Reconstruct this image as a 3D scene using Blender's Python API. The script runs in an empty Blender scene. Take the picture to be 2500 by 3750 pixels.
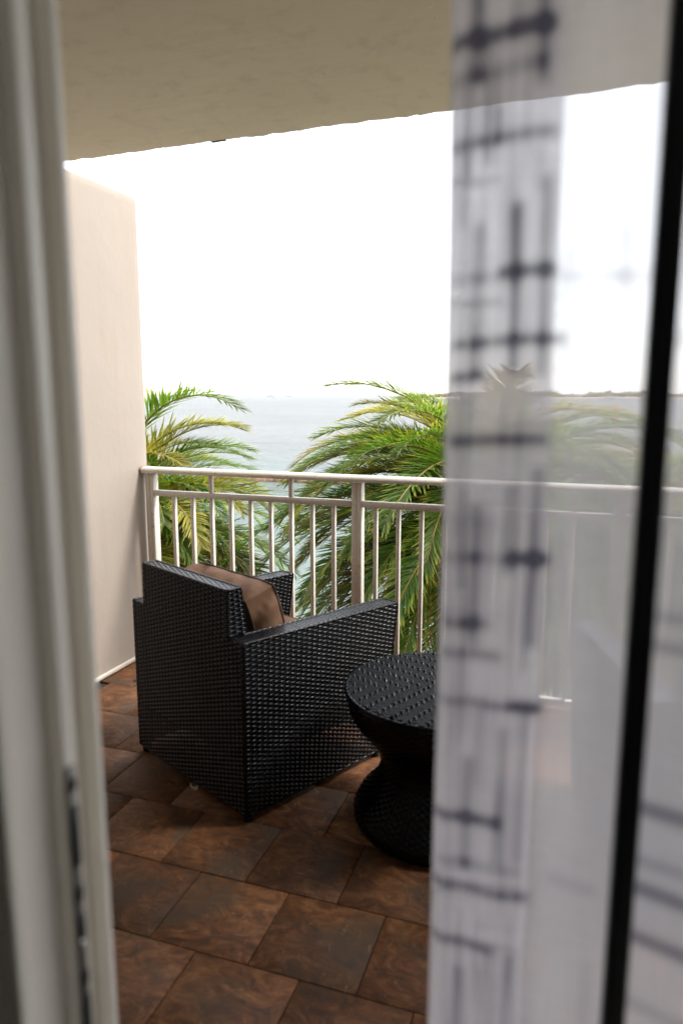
import bpy, math, random
import numpy as np
from mathutils import Vector, Matrix

R = math.radians
rng = np.random.default_rng(7)
random.seed(7)
sc = bpy.context.scene
col = sc.collection

# ------------------------------------------------------------------ camera
cam_d = bpy.data.cameras.new('camera')
cam = bpy.data.objects.new('camera', cam_d)
col.objects.link(cam)
cam.location = (0, 0, 1.5)
cam.rotation_euler = (R(90 - 9.434), 0, R(20.0))
cam_d.sensor_fit = 'VERTICAL'
cam_d.sensor_height = 36.0
cam_d.sensor_width = 24.0
cam_d.lens = 24.96
cam_d.clip_start = 0.02
cam_d.clip_end = 60000
cam_d.dof.use_dof = True
cam_d.dof.focus_distance = 5.0
cam_d.dof.aperture_fstop = 2.3
sc.camera = cam

# ------------------------------------------------------------------ world and sun
SUN = Vector((0.58, 0.25, 0.77)).normalized()
HAZE = .55
w = bpy.data.worlds.new('World')
sc.world = w
w.use_nodes = True
nt = w.node_tree
sky = nt.nodes.new('ShaderNodeTexSky')
sky.sky_type = 'NISHITA'
sky.sun_disc = False
sky.sun_elevation = math.asin(SUN.z)
sky.sun_rotation = math.atan2(SUN.x, SUN.y)
sky.air_density = 1.0
sky.dust_density = 1.0
sky.ozone_density = 1.0
bg = nt.nodes['Background']
bg.inputs['Strength'].default_value = 0.085
# hazy bright day: the blue of the sky is washed out by thin high cloud
mxs = nt.nodes.new('ShaderNodeMix'); mxs.data_type = 'RGBA'
mxs.inputs[0].default_value = HAZE
hsv = nt.nodes.new('ShaderNodeHueSaturation'); hsv.inputs['Saturation'].default_value = .45
nt.links.new(sky.outputs[0], hsv.inputs['Color'])
nt.links.new(hsv.outputs[0], mxs.inputs[6]); mxs.inputs[7].default_value = (6.2, 6.2, 6.4, 1)
nt.links.new(mxs.outputs[2], bg.inputs['Color'])
sd = bpy.data.lights.new('sun', 'SUN')
so = bpy.data.objects.new('sun', sd)
col.objects.link(so)
sd.energy = 0.7      # sun behind thin bright cloud: wide and soft
sd.angle = R(12)
sd.color = (1.0, 0.95, 0.87)
so.rotation_euler = SUN.to_track_quat('Z', 'Y').to_euler()
sc.view_settings.view_transform = 'Standard'
sc.view_settings.look = 'None'
sc.view_settings.gamma = 1
sc.view_settings.use_curve_mapping = False
sc.view_settings.exposure = 2.5
sc.cycles.transparent_max_bounces = 24
sc.cycles.max_bounces = 10
sc.cycles.diffuse_bounces = 5
sc.cycles.use_denoising = True
sc.cycles.sample_clamp_indirect = 8

# ------------------------------------------------------------------ helpers
def mesh_from(name, V, F, mats=(), uv=None, smooth=False, mi=None):
    """V (n,3); F list of arrays, quads or tris"""
    me = bpy.data.meshes.new(name)
    V = np.asarray(V, dtype=np.float32)
    if isinstance(F, np.ndarray):
        F = [F]
    F = [np.asarray(f) for f in F if len(f)]
    tot = np.concatenate([np.full(len(f), f.shape[1]) for f in F]).astype(np.int32)
    idx = np.concatenate([f.ravel() for f in F]).astype(np.int32)
    me.vertices.add(len(V)); me.vertices.foreach_set('co', V.ravel())
    me.loops.add(len(idx)); me.loops.foreach_set('vertex_index', idx)
    me.polygons.add(len(tot))
    st = np.concatenate([[0], np.cumsum(tot)[:-1]]).astype(np.int32)
    me.polygons.foreach_set('loop_start', st)
    try:
        me.polygons.foreach_set('loop_total', tot)
    except Exception:
        pass
    if smooth:
        me.polygons.foreach_set('use_smooth', np.ones(len(tot), dtype=bool))
    if mi is not None:
        me.polygons.foreach_set('material_index', np.asarray(mi, dtype=np.int32))
    for m in mats:
        me.materials.append(m)
    me.update(calc_edges=True)
    me.validate()
    return me

def link(name, me, parent=None, **kw):
    o = bpy.data.objects.new(name, me)
    col.objects.link(o)
    if parent is not None:
        o.parent = parent
    for k, v in kw.items():
        o[k] = v
    return o

def thing(name, label, cat, loc=(0, 0, 0), rz=0.0, group=None):
    o = bpy.data.objects.new(name, None)
    col.objects.link(o)
    o.empty_display_size = 0.1
    o.location = loc
    o.rotation_euler = (0, 0, rz)
    o['label'] = label
    o['category'] = cat
    if group:
        o['group'] = group
    return o

class MB:
    def __init__(s):
        s.V = []; s.Q = []; s.T = []; s.n = 0
    def add(s, V, Q=None, T=None):
        V = np.asarray(V, float)
        if Q is not None and len(Q): s.Q.append(np.asarray(Q) + s.n)
        if T is not None and len(T): s.T.append(np.asarray(T) + s.n)
        s.V.append(V); s.n += len(V)
    def box(s, a, b, bev=0.0, M=None):
        a = np.array(a, float); b = np.array(b, float)
        lo = np.minimum(a, b); hi = np.maximum(a, b)
        if bev <= 0:
            P = np.array([[x, y, z] for z in (lo[2], hi[2]) for y in (lo[1], hi[1]) for x in (lo[0], hi[0])])
            Q = [[0, 2, 3, 1], [4, 5, 7, 6], [0, 1, 5, 4], [2, 6, 7, 3], [0, 4, 6, 2], [1, 3, 7, 5]]
            T = []
        else:
            P = []; ix = {}
            for sx in (0, 1):
                for sy in (0, 1):
                    for sz in (0, 1):
                        c = np.array([(lo, hi)[sx][0], (lo, hi)[sy][1], (lo, hi)[sz][2]])
                        d = np.array([1 - 2 * sx, 1 - 2 * sy, 1 - 2 * sz]) * bev
                        for ax in range(3):
                            q = c + d; q[ax] = c[ax]
                            ix[(sx, sy, sz, ax)] = len(P); P.append(q)
            P = np.array(P); Q = []; T = []
            c3 = (P.mean(0))
            def push(f):
                n = np.cross(P[f[1]] - P[f[0]], P[f[2]] - P[f[0]])
                if np.dot(n, P[list(f)].mean(0) - c3) < 0: f = f[::-1]
                (Q if len(f) == 4 else T).append(list(f))
            for ax in range(3):
                for sd_ in (0, 1):
                    o1, o2 = [i for i in range(3) if i != ax]
                    f = []
                    for (u, v) in ((0, 0), (1, 0), (1, 1), (0, 1)):
                        k = [0, 0, 0]; k[ax] = sd_; k[o1] = u; k[o2] = v
                        f.append(ix[(k[0], k[1], k[2], ax)])
                    push(tuple(f))
            for ax in range(3):
                o1, o2 = [i for i in range(3) if i != ax]
                for u in (0, 1):
                    for v in (0, 1):
                        k0 = [0, 0, 0]; k1 = [0, 0, 0]
                        k0[o1] = k1[o1] = u; k0[o2] = k1[o2] = v; k1[ax] = 1
                        push((ix[(*k0, o1)], ix[(*k1, o1)], ix[(*k1, o2)], ix[(*k0, o2)]))
            for sx in (0, 1):
                for sy in (0, 1):
                    for sz in (0, 1):
                        push(tuple(ix[(sx, sy, sz, a_)] for a_ in range(3)))
        if M is not None:
            P = P @ np.array(M)[:3, :3].T + np.array(M)[:3, 3]
        s.add(P, Q, T)
    def tube(s, pts, r, n=8, close=False, caps=True, rz=None):
        pts = np.asarray(pts, float); m = len(pts)
        r = np.broadcast_to(np.asarray(r, float), (m,))
        if close:
            t = np.roll(pts, -1, 0) - np.roll(pts, 1, 0)
        else:
            t = np.gradient(pts, axis=0)
        t /= np.linalg.norm(t, axis=1)[:, None] + 1e-12
        up = np.array([0, 0, 1.0])
        if abs(t[:, 2]).mean() > 0.9: up = np.array([1.0, 0, 0])
        a = np.cross(t, up); a /= np.linalg.norm(a, axis=1)[:, None] + 1e-9
        b = np.cross(a, t)
        th = np.linspace(0, 2 * np.pi, n, endpoint=False)
        P = pts[:, None] + r[:, None, None] * (a[:, None] * np.cos(th)[None, :, None] + (rz or 1.0) * b[:, None] * np.sin(th)[None, :, None])
        P = P.reshape(-1, 3)
        Q = []
        mm = m if close else m - 1
        i = np.arange(mm)[:, None]; j = np.arange(n)[None]
        i2 = (i + 1) % m; j2 = (j + 1) % n
        Q = np.stack([i * n + j, i * n + j2, i2 * n + j2, i2 * n + j], -1).reshape(-1, 4)
        T = []
        if caps and not close:
            P = np.vstack([P, pts[0], pts[-1]])
            for k in range(n):
                T.append([m * n, (k + 1) % n, k]); T.append([m * n + 1, (m - 1) * n + k, (m - 1) * n + (k + 1) % n])
        s.add(P, Q, T)
    def grid(s, P, flip=False):
        P = np.asarray(P, float); a, b = P.shape[:2]
        i = np.arange(a - 1)[:, None]; j = np.arange(b - 1)[None]
        Q = np.stack([i * b + j, (i + 1) * b + j, (i + 1) * b + j + 1, i * b + j + 1], -1).reshape(-1, 4)
        if flip: Q = Q[:, ::-1]
        s.add(P.reshape(-1, 3), Q)
    def mesh(s, name, mats=(), smooth=False):
        F = []
        if s.Q: F.append(np.vstack(s.Q))
        if s.T: F.append(np.vstack(s.T))
        return mesh_from(name, np.vstack(s.V), F, mats, smooth=smooth)
    def build(s, name, mat, parent=None, smooth=False, **kw):
        return link(name, s.mesh(name, [mat] if mat else [], smooth), parent, **kw)

def auto_smooth(o, ang=40):
    me = o.data
    me.polygons.foreach_set('use_smooth', np.ones(len(me.polygons), dtype=bool))
    try:
        me.set_sharp_from_angle(angle=R(ang))
    except Exception:
        pass

# ------------------------------------------------------------------ materials
def newmat(name):
    m = bpy.data.materials.new(name)
    m.use_nodes = True
    n = m.node_tree.nodes; l = m.node_tree.links
    return m, n, l, n['Principled BSDF']

def noise(n, l, vec, scale, detail=4, rough=.55, dist=0.0):
    t = n.new('ShaderNodeTexNoise')
    t.inputs['Scale'].default_value = scale
    t.inputs['Detail'].default_value = detail
    t.inputs['Roughness'].default_value = rough
    t.inputs['Distortion'].default_value = dist
    if vec is not None: l.new(vec, t.inputs['Vector'])
    return t.outputs['Fac']

def ramp(n, l, fac, stops):
    r = n.new('ShaderNodeValToRGB')
    e = r.color_ramp.elements
    while len(e) < len(stops): e.new(0.5)
    for k, (p, c) in enumerate(stops):
        e[k].position = p; e[k].color = (*c, 1) if len(c) == 3 else c
    l.new(fac, r.inputs[0])
    return r.outputs['Color']

def mapping(n, l, src, scale=(1, 1, 1), rot=(0, 0, 0), loc=None):
    m = n.new('ShaderNodeMapping')
    m.inputs['Scale'].default_value = scale
    m.inputs['Rotation'].default_value = rot
    l.new(src, m.inputs['Vector'])
    return m.outputs[0]

def bump(n, l, h, strength, dist=0.01, normal=None):
    b = n.new('ShaderNodeBump')
    b.inputs['Strength'].default_value = strength
    b.inputs['Distance'].default_value = dist
    l.new(h, b.inputs['Height'])
    if normal is not None: l.new(normal, b.inputs['Normal'])
    return b.outputs['Normal']

def mixc(n, l, fac, a, b, mode='MIX'):
    m = n.new('ShaderNodeMix'); m.data_type = 'RGBA'; m.blend_type = mode
    if isinstance(fac, float): m.inputs[0].default_value = fac
    else: l.new(fac, m.inputs[0])
    for s_, v in ((6, a), (7, b)):
        if isinstance(v, tuple): m.inputs[s_].default_value = (*v, 1)
        else: l.new(v, m.inputs[s_])
    return m.outputs[2]

def plain(name, c, rough=.5, metal=0.0, var=0.06, scale=8, bmp=0.0, bscale=60, stain=None):
    m, n, l, p = newmat(name)
    tc = n.new('ShaderNodeTexCoord').outputs['Object']
    f = noise(n, l, tc, scale, 5)
    lo = tuple(max(0, x * (1 - var)) for x in c); hi = tuple(min(1, x * (1 + var)) for x in c)
    cc = ramp(n, l, f, [(.3, lo), (.7, hi)])
    if stain:
        f2 = noise(n, l, tc, stain[1], 6, .7)
        k = ramp(n, l, f2, [(stain[2], (0, 0, 0)), (stain[3], (1, 1, 1))])
        cc = mixc(n, l, k, cc, stain[0])
    l.new(cc, p.inputs['Base Color'])
    p.inputs['Roughness'].default_value = rough
    p.inputs['Metallic'].default_value = metal
    if bmp > 0:
        l.new(bump(n, l, noise(n, l, tc, bscale, 4), bmp, 0.004), p.inputs['Normal'])
    return m

# stucco wall
def stucco(name, c, stainc, top=False):
    m, n, l, p = newmat(name)
    tc = n.new('ShaderNodeTexCoord').outputs['Object']
    f = noise(n, l, tc, 1.3, 6, .6)
    cc = ramp(n, l, f, [(.3, tuple(x * .95 for x in c)), (.7, tuple(min(1, x * 1.03) for x in c))])
    v = mapping(n, l, tc, (9, 9, .8))
    f2 = noise(n, l, v, 1.0, 5, .7)
    k = ramp(n, l, f2, [(.52, (0, 0, 0)), (.80, (.35, .35, .35))])
    cc = mixc(n, l, k, cc, stainc)
    f3 = noise(n, l, tc, 26, 2, .5)
    k3 = ramp(n, l, f3, [(.76, (0, 0, 0)), (.80, (.5, .5, .5))])
    cc = mixc(n, l, k3, cc, tuple(x * .55 for x in stainc))
    l.new(cc, p.inputs['Base Color'])
    p.inputs['Roughness'].default_value = .75
    h1 = noise(n, l, mapping(n, l, tc, (1, 1, 1)), 9, 5, .6)
    h2 = noise(n, l, tc, 160, 3)
    b = bump(n, l, h1, .25, .012)
    l.new(bump(n, l, h2, .25, .0015, b), p.inputs['Normal'])
    return m
M_wall = stucco('cream_render', (.42, .36, .308), (.36, .27, .17))
M_ceil = stucco('ceiling_plaster', (.88, .80, .62), (.46, .36, .20))
# trowel strokes in the ceiling plaster
n_, l_ = M_ceil.node_tree.nodes, M_ceil.node_tree.links
tc_ = n_.new('ShaderNodeTexCoord').outputs['Object']
str_ = noise(n_, l_, mapping(n_, l_, tc_, (1.2, 14, 1), (0, 0, R(6))), 1.6, 6, .65, 1.2)
big_ = noise(n_, l_, tc_, 3.0, 3)
sp_ = noise(n_, l_, tc_, 55, 2)
spr_ = ramp(n_, l_, sp_, [(.68, (.5, .5, .5)), (.78, (1, 1, 1))])
b1_ = bump(n_, l_, str_, .16, .006)
b2_ = bump(n_, l_, big_, .4, .02, b1_)
l_.new(bump(n_, l_, spr_, .6, .004, b2_), n_['Principled BSDF'].inputs['Normal'])

M_rail = plain('white_rail_paint', (.68, .635, .565), .38, var=.05, scale=5, bmp=.2, bscale=90, stain=((.34, .23, .14), 48, .57, .74))
M_frame = plain('door_frame_paint', (.86, .82, .74), .42, var=.03, scale=3)
M_steel = plain('brushed_steel', (.13, .12, .11), .4, .6, var=.1)
M_slot = plain('dark_slot', (.008, .012, .016), .6)
M_chrome = plain('chrome_screw', (.7, .7, .68), .2, 1.0)
M_black = plain('black_aluminium', (.006, .009, .012), .35, var=.2)
M_room = plain('room_paint', (.62, .60, .56), .8)
M_carpet = plain('room_carpet', (.25, .22, .19), .95, bmp=.5, bscale=300)
M_base = plain('base_trim_paint', (.74, .67, .58), .45, var=.05, bmp=.2, bscale=30, stain=((.35, .25, .16), 12, .62, .75))
M_grout = plain('dark_grout', (.035, .028, .022), .9, bmp=.4, bscale=200)
M_lplastic = plain('white_plastic_tag', (.55, .52, .46), .6)
M_stain = plain('dark_oil_stain', (.02, .012, .01), .8)

# porcelain slate tiles
def tile_mat():
    m, n, l, p = newmat('slate_tile')
    tc = n.new('ShaderNodeTexCoord').outputs['Object']
    oi = n.new('ShaderNodeObjectInfo')
    cmb = n.new('ShaderNodeVectorMath'); cmb.operation = 'SCALE'; cmb.inputs['Scale'].default_value = 37.0
    cx_ = n.new('ShaderNodeCombineXYZ')
    l.new(oi.outputs['Random'], cx_.inputs[0]); l.new(oi.outputs['Random'], cx_.inputs[1])
    l.new(cx_.outputs[0], cmb.inputs[0])
    add = n.new('ShaderNodeVectorMath'); add.operation = 'ADD'
    l.new(tc, add.inputs[0]); l.new(cmb.outputs[0], add.inputs[1])
    v = add.outputs[0]
    a = noise(n, l, mapping(n, l, v, (1, 1.6, 1), (0, 0, .5)), 9, 9, .72, 1.6)
    base = ramp(n, l, a, [(.30, (.030, .021, .015)), (.43, (.112, .045, .018)), (.54, (.190, .078, .029)), (.70, (.32, .160, .070))])
    b = noise(n, l, v, 2.6, 4, .6, .5)
    grey = ramp(n, l, b, [(.50, (0, 0, 0)), (.64, (.8, .8, .8))])
    base = mixc(n, l, grey, base, (.085, .057, .036))
    c = noise(n, l, mapping(n, l, v, (2.4, 1, 1), (0, 0, -.6)), 12, 8, .7, 2.2)
    vein = ramp(n, l, c, [(.60, (0, 0, 0)), (.70, (.55, .55, .55))])
    base = mixc(n, l, vein, base, (.44, .27, .15))
    d = noise(n, l, mapping(n, l, v, (1, 2.2, 1), (0, 0, .25)), 26, 7, .8, 1.4)
    dk = ramp(n, l, d, [(.30, (.9, .9, .9)), (.47, (0, 0, 0))])
    base = mixc(n, l, dk, base, (.05, .035, .026))
    # one tile differs from the next in overall tone
    tone = n.new('ShaderNodeMapRange'); l.new(oi.outputs['Random'], tone.inputs[0])
    tone.inputs['To Min'].default_value = .72; tone.inputs['To Max'].default_value = 1.25
    vm = n.new('ShaderNodeVectorMath'); vm.operation = 'SCALE'
    l.new(base, vm.inputs[0]); l.new(tone.outputs[0], vm.inputs['Scale'])
    l.new(vm.outputs[0], p.inputs['Base Color'])
    rr = n.new('ShaderNodeMapRange'); l.new(a, rr.inputs[0]); rr.inputs['To Min'].default_value = .48; rr.inputs['To Max'].default_value = .75
    p.inputs['Specular IOR Level'].default_value = .32
    l.new(rr.outputs[0], p.inputs['Roughness'])
    b1 = bump(n, l, c, .35, .003)
    l.new(bump(n, l, d, .45, .002, b1), p.inputs['Normal'])
    return m
M_tile = tile_mat()

def wicker_mat():
    m, n, l, p = newmat('black_resin_wicker')
    tc = n.new('ShaderNodeTexCoord').outputs['Object']
    f = noise(n, l, tc, 40, 3)
    l.new(ramp(n, l, f, [(.3, (.001, .0016, .0028)), (.7, (.002, .0028, .0045))]), p.inputs['Base Color'])
    p.inputs['Roughness'].default_value = .20
    p.inputs['IOR'].default_value = 1.33
    return m
M_wick = wicker_mat()
M_core = plain('black_frame_core', (.004, .004, .004), .9)

def fabric_mat():
    m, n, l, p = newmat('brown_canvas')
    tc = n.new('ShaderNodeTexCoord').outputs['Object']
    f = noise(n, l, tc, 6, 4)
    l.new(ramp(n, l, f, [(.3, (.105, .049, .021)), (.7, (.130, .063, .028))]), p.inputs['Base Color'])
    p.inputs['Roughness'].default_value = .8
    wv = noise(n, l, tc, 500, 2)
    h2 = noise(n, l, mapping(n, l, tc, (1, 1, .5)), 7, 3, .5, .8)
    b = bump(n, l, h2, .5, .012)
    l.new(bump(n, l, wv, .3, .0008, b), p.inputs['Normal'])
    return m
M_cush = fabric_mat()
M_pipe = plain('dark_brown_piping', (.06, .035, .022), .8)

def leaf_mat(name, base, tip, trans):
    m, n, l, p = newmat(name)
    at = n.new('ShaderNodeAttribute'); at.attribute_name = 'along'
    oi = n.new('ShaderNodeObjectInfo')
    ge = n.new('ShaderNodeNewGeometry')
    c = ramp(n, l, at.outputs['Fac'], [(0.0, base), (.62, base), (1.0, tip)])
    hs = n.new('ShaderNodeHueSaturation')
    mr = n.new('ShaderNodeMapRange'); l.new(ge.outputs['Random Per Island'], mr.inputs[0])
    mr.inputs['To Min'].default_value = .6; mr.inputs['To Max'].default_value = 1.45
    l.new(mr.outputs[0], hs.inputs['Value'])
    mr2 = n.new('ShaderNodeMapRange'); l.new(oi.outputs['Random'], mr2.inputs[0])
    mr2.inputs['To Min'].default_value = .475; mr2.inputs['To Max'].default_value = .515
    l.new(mr2.outputs[0], hs.inputs['Hue'])
    l.new(c, hs.inputs['Color'])
    l.new(hs.outputs[0], p.inputs['Base Color'])
    p.inputs['Roughness'].default_value = .48
    tr = n.new('ShaderNodeBsdfTranslucent')
    g = n.new('ShaderNodeVectorMath'); g.operation = 'MULTIPLY'
    g.inputs[1].default_value = trans
    l.new(hs.outputs[0], g.inputs[0]); l.new(g.outputs[0], tr.inputs['Color'])
    mx = n.new('ShaderNodeMixShader'); mx.inputs[0].default_value = .42
    l.new(p.outputs[0], mx.inputs[1]); l.new(tr.outputs[0], mx.inputs[2])
    l.new(mx.outputs[0], n['Material Output'].inputs['Surface'])
    return m
M_leaf = leaf_mat('palm_leaflet_green', (.075, .145, .022), (.36, .36, .06), (2.6, 2.6, 1.3))
M_leafy = leaf_mat('palm_leaflet_sunlit', (.31, .32, .055), (.56, .47, .13), (1.7, 1.5, 1.1))  # sunlit fronds: the glow of sun is put into a yellower leaf colour
M_leafo = leaf_mat('palm_leaflet_old', (.085, .115, .022), (.38, .18, .04), (1.6, 1.4, 1.0))
M_rachis = plain('palm_midrib', (.34, .22, .055), .5, var=.2)
M_trunk = plain('palm_trunk_bark', (.14, .10, .07), .9, var=.35, scale=14, bmp=.8, bscale=25)

def water_mat():
    m, n, l, p = newmat('sea_water')
    tc = n.new('ShaderNodeTexCoord').outputs['Object']
    big = noise(n, l, mapping(n, l, tc, (.02, .06, 1)), 1.0, 4)
    cc = ramp(n, l, big, [(.35, (.11, .125, .125)), (.65, (.15, .16, .158))])
    # shallow water over sand close to the shore is teal, the deep water beyond is grey
    sx = n.new('ShaderNodeSeparateXYZ'); l.new(tc, sx.inputs[0])
    dp = n.new('ShaderNodeMapRange'); l.new(sx.outputs[1], dp.inputs[0])
    dp.inputs['From Min'].default_value = 14; dp.inputs['From Max'].default_value = 60
    cc = mixc(n, l, dp.outputs[0], (.13, .185, .172), cc)
    h0 = noise(n, l, mapping(n, l, tc, (3.2, 6.5, 1), (0, 0, R(14))), 1.0, 5, .6, .5)
    h1 = noise(n, l, mapping(n, l, tc, (1, 2.2, 1), (0, 0, R(8))), 1.1, 6, .62, .6)
    h2 = noise(n, l, mapping(n, l, tc, (.10, .40, 1), (0, 0, R(-5))), 1.0, 4, .6)
    h3 = noise(n, l, mapping(n, l, tc, (.012, .09, 1), (0, 0, R(3))), 1.0, 3, .6)
    b1 = bump(n, l, h3, 1.0, 1.6)
    b2 = bump(n, l, h2, 1.0, 1.3, b1)
    b3 = bump(n, l, h1, 1.0, .20, b2)
    nm = bump(n, l, h0, 1.0, .045, b3)
    df = n.new('ShaderNodeBsdfDiffuse'); l.new(cc, df.inputs['Color'])
    gs = n.new('ShaderNodeBsdfGlossy'); gs.inputs['Roughness'].default_value = .10
    l.new(nm, gs.inputs['Normal'])
    fr = n.new('ShaderNodeFresnel'); fr.inputs['IOR'].default_value = 1.33; l.new(nm, fr.inputs['Normal'])
    # chop keeps real water from turning into a mirror at grazing angles
    mr = n.new('ShaderNodeMapRange'); l.new(fr.outputs[0], mr.inputs[0])
    mr.inputs['From Min'].default_value = 0.02; mr.inputs['From Max'].default_value = .8
    mr.inputs['To Min'].default_value = .02; mr.inputs['To Max'].default_value = WATER_MAX
    mx = n.new('ShaderNodeMixShader'); l.new(mr.outputs[0], mx.inputs[0])
    l.new(df.outputs[0], mx.inputs[1]); l.new(gs.outputs[0], mx.inputs[2])
    l.new(mx.outputs[0], n['Material Output'].inputs['Surface'])
    return m
WATER_MAX = .66
M_sea = water_mat()
M_ground = plain('pale_paving', (.70, .66, .58), .95, var=.3, scale=2, bmp=.6, bscale=12)
M_rock = plain('breakwater_rock', (.22, .13, .075), .9, var=.45, scale=1.2, bmp=.6, bscale=5)
M_gel = plain('white_gelcoat', (.8, .8, .8), .3)
M_mast = plain('pale_mast', (.75, .75, .75), .4)
M_window = plain('dark_cabin_window', (.05, .06, .07), .2)
M_wood = plain('brown_hull_paint', (.16, .07, .04), .5)
M_buoy = plain('orange_buoy_paint', (.75, .16, .06), .5)
M_beach = plain('pale_beach_sand', (.55, .45, .36), .95)
M_far = plain('hazed_tree_foliage', (.27, .24, .15), .9, var=.5, scale=.12)  # distance haze is put into this paler, tan foliage colour

# ------------------------------------------------------------------ the sea and ground
SEA = -4.5 + 1.5
def plane(name, x0, x1, y0, y1, z, mat, **kw):
    return link(name, mesh_from(name, [(x0, y0, z), (x1, y0, z), (x1, y1, z), (x0, y1, z)], np.array([[0, 1, 2, 3]]), [mat]), **kw)
plane('sea', -30000, 30000, 6.0, 40000, SEA, M_sea, kind='structure')
mb = MB(); mb.box((-30, -12, SEA - 3.0), (30, 8.3, SEA + .55), .05)
mb.build('ground', M_ground, kind='structure')

# ------------------------------------------------------------------ balcony shell
WX = -2.425          # face of the dividing wall
RY = 3.356           # front plane of the railing
CEIL = 2.506
SY = 2.72            # outer edge of the slab above
# floor slab with tiles
mb = MB(); mb.box((-7.5, .62, -.30), (6.0, 3.46, -.012))
floor = mb.build('floor', M_grout, kind='structure')
def tile_mesh(wx, wy):
    b = MB(); b.box((-wx / 2, -wy / 2, -.012), (wx / 2, wy / 2, 0), .0016)
    return b.mesh('tile', [M_tile])
PX, PYT, GAP = .303, .2935, .0028
full = tile_mesh(PX - GAP, PYT - GAP)
half_edge = tile_mesh(PX - GAP, .232 - GAP)
ang = R(1.3)
ca, sa = math.cos(ang), math.sin(ang)
ox, oy = -1.0, 1.766           # a known joint line runs through here
for r_ in range(-4, 6):
    offs = (.151, 0.0)[r_ % 2]
    last = r_ == 5
    for k in range(-5, 13):
        lx = (-1.116 + 1.0) + offs + .151 + PX * k
        if r_ == 5:
            ly = PYT * r_ + .232 / 2; me = half_edge
        else:
            ly = PYT * r_ + PYT / 2; me = full
        x = ox + ca * lx - sa * ly; y = oy + .004 + sa * lx + ca * ly
        if x < WX - .02 or y < .70: continue
        t = link('tile', me, floor)
        t.location = (x, y, random.uniform(-.0006, .0006))
        t.rotation_euler = (random.uniform(-.0012, .0012), random.uniform(-.0012, .0012), ang + random.choice((0, math.pi)) + random.uniform(-.001, .001))

# ceiling slab: front lower edge is ragged plaster
xs = np.linspace(-8, 14, 1300)
ys = np.concatenate([np.linspace(.62, 2.46, 14), np.linspace(2.50, SY, 8)])
G = np.zeros((len(xs), len(ys), 3))
jag = np.zeros(len(xs))
rg = np.random.default_rng(3)
for f_, a_ in ((3, .004), (9, .004), (31, .0035), (90, .003)):
    jag += a_ * np.interp(xs, np.linspace(-8, 14, int(22 * f_)), rg.standard_normal(int(22 * f_)))
for j, y in enumerate(ys):
    k = max(0, (y - 2.46) / .26)
    G[:, j, 0] = xs; G[:, j, 1] = y + (jag * .5 if j == len(ys) - 1 else 0)
    G[:, j, 2] = CEIL + jag * .55 * k ** 3 + .004 * np.sin(xs * 1.7 + y * 2)
mb = MB(); mb.grid(G, flip=False)
e = G[:, -1]; up = e.copy(); up[:, 2] = CEIL + .24; up[:, 1] = SY + .01
mb.grid(np.stack([e, up], 1), flip=False)
bk = up.copy(); bk[:, 1] = .62
mb.grid(np.stack([up, bk], 1))
ceil = mb.build('ceiling', M_ceil, smooth=True, kind='structure')
auto_smooth(ceil, 50)
# peeling dark patch hanging at the edge
mb = MB()
for k in range(5):
    x = -1.545 + k * .013 + rg.uniform(-.004, .004)
    zj = CEIL + float(np.interp(x, xs, jag)) * .55
    mb.box((x - .010, SY - .002, zj - rg.uniform(.0002, .0010)), (x + .009, SY + .012, zj + .0015), .0002)
mb.build('peeled_patch', M_stain, ceil)
mb = MB(); mb.box((-8, SY - .16, CEIL + .243), (14, SY - .012, 8.5), .01)
mb.build('upper_shade_wall', M_wall, kind='structure')  # unseen blank wall over the slab, added to shade railing and dividing wall
mb = MB(); mb.box((-8, .30, 2.985), (14, .60, 8.2), .01)
mb.build('upper_facade', M_wall, kind='structure')
# dividing wall at the left
wt = 2.5415
wall = thing('dividing_wall', 'tall cream rendered privacy wall closing the left end of the balcony', 'wall', (WX, 0, 0))
mb = MB()
ny, nz = 60, 70
yy = np.linspace(.62, 3.427, ny); zz = np.linspace(-.3, wt, nz)
Y, Z = np.meshgrid(yy, zz, indexing='ij')
wob = .0025 * np.sin(Y * 3.1 + Z * 1.7) + .002 * np.sin(Z * 5.3 + 1)
r0 = .012
def edge_in(d): return np.where(d < r0, r0 - np.sqrt(np.maximum(0, r0 ** 2 - (r0 - d) ** 2)), 0)
yy2 = np.concatenate([yy[:-1], 3.427 - r0 + r0 * np.sin(np.linspace(.2, 1, 6) * np.pi / 2)])
zz2 = np.concatenate([zz[:-1], wt - r0 + r0 * np.sin(np.linspace(.2, 1, 6) * np.pi / 2)])
Y, Z = np.meshgrid(yy2, zz2, indexing='ij')
wob = .0022 * np.sin(Y * 3.1 + Z * 1.7) + .0018 * np.sin(Z * 5.3 + 1)
X = wob - edge_in(3.427 - Y) - edge_in(wt - Z)
P = np.stack([X, Y + .002 * np.sin(Z * 4.0) * (Y > 3.3), Z], -1)
mb.grid(P)
P2 = P.copy(); P2[..., 0] = -.18 - P[..., 0]
mb.grid(P2, flip=True)
mb.grid(np.stack([P[-1], P2[-1]], 0), flip=False)
mb.grid(np.stack([P[:, -1], P2[:, -1]], 1), flip=True)
b = mb.build('rendered_panel', M_wall, wall, smooth=True)
auto_smooth(b, 40)
mb = MB(); mb.box((.001, .64, .004), (.017, 3.40, .028), .004)
mb.build('base_trim', M_base, wall)
# small dark stain on the floor tile by the wall
mb = MB()
th = np.linspace(0, 2 * np.pi, 18, endpoint=False)
pp = np.array([[-2.235 + .022 * math.cos(t) * (1 + .15 * math.sin(3 * t)), 2.975 + .012 * math.sin(t), .0022] for t in th])
mb.add(np.vstack([pp, [[-2.235, 2.975, .003]]]), None, [[k, (k + 1) % 18, 18] for k in range(18)])
mb.build('stain', M_stain, floor)

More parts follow.
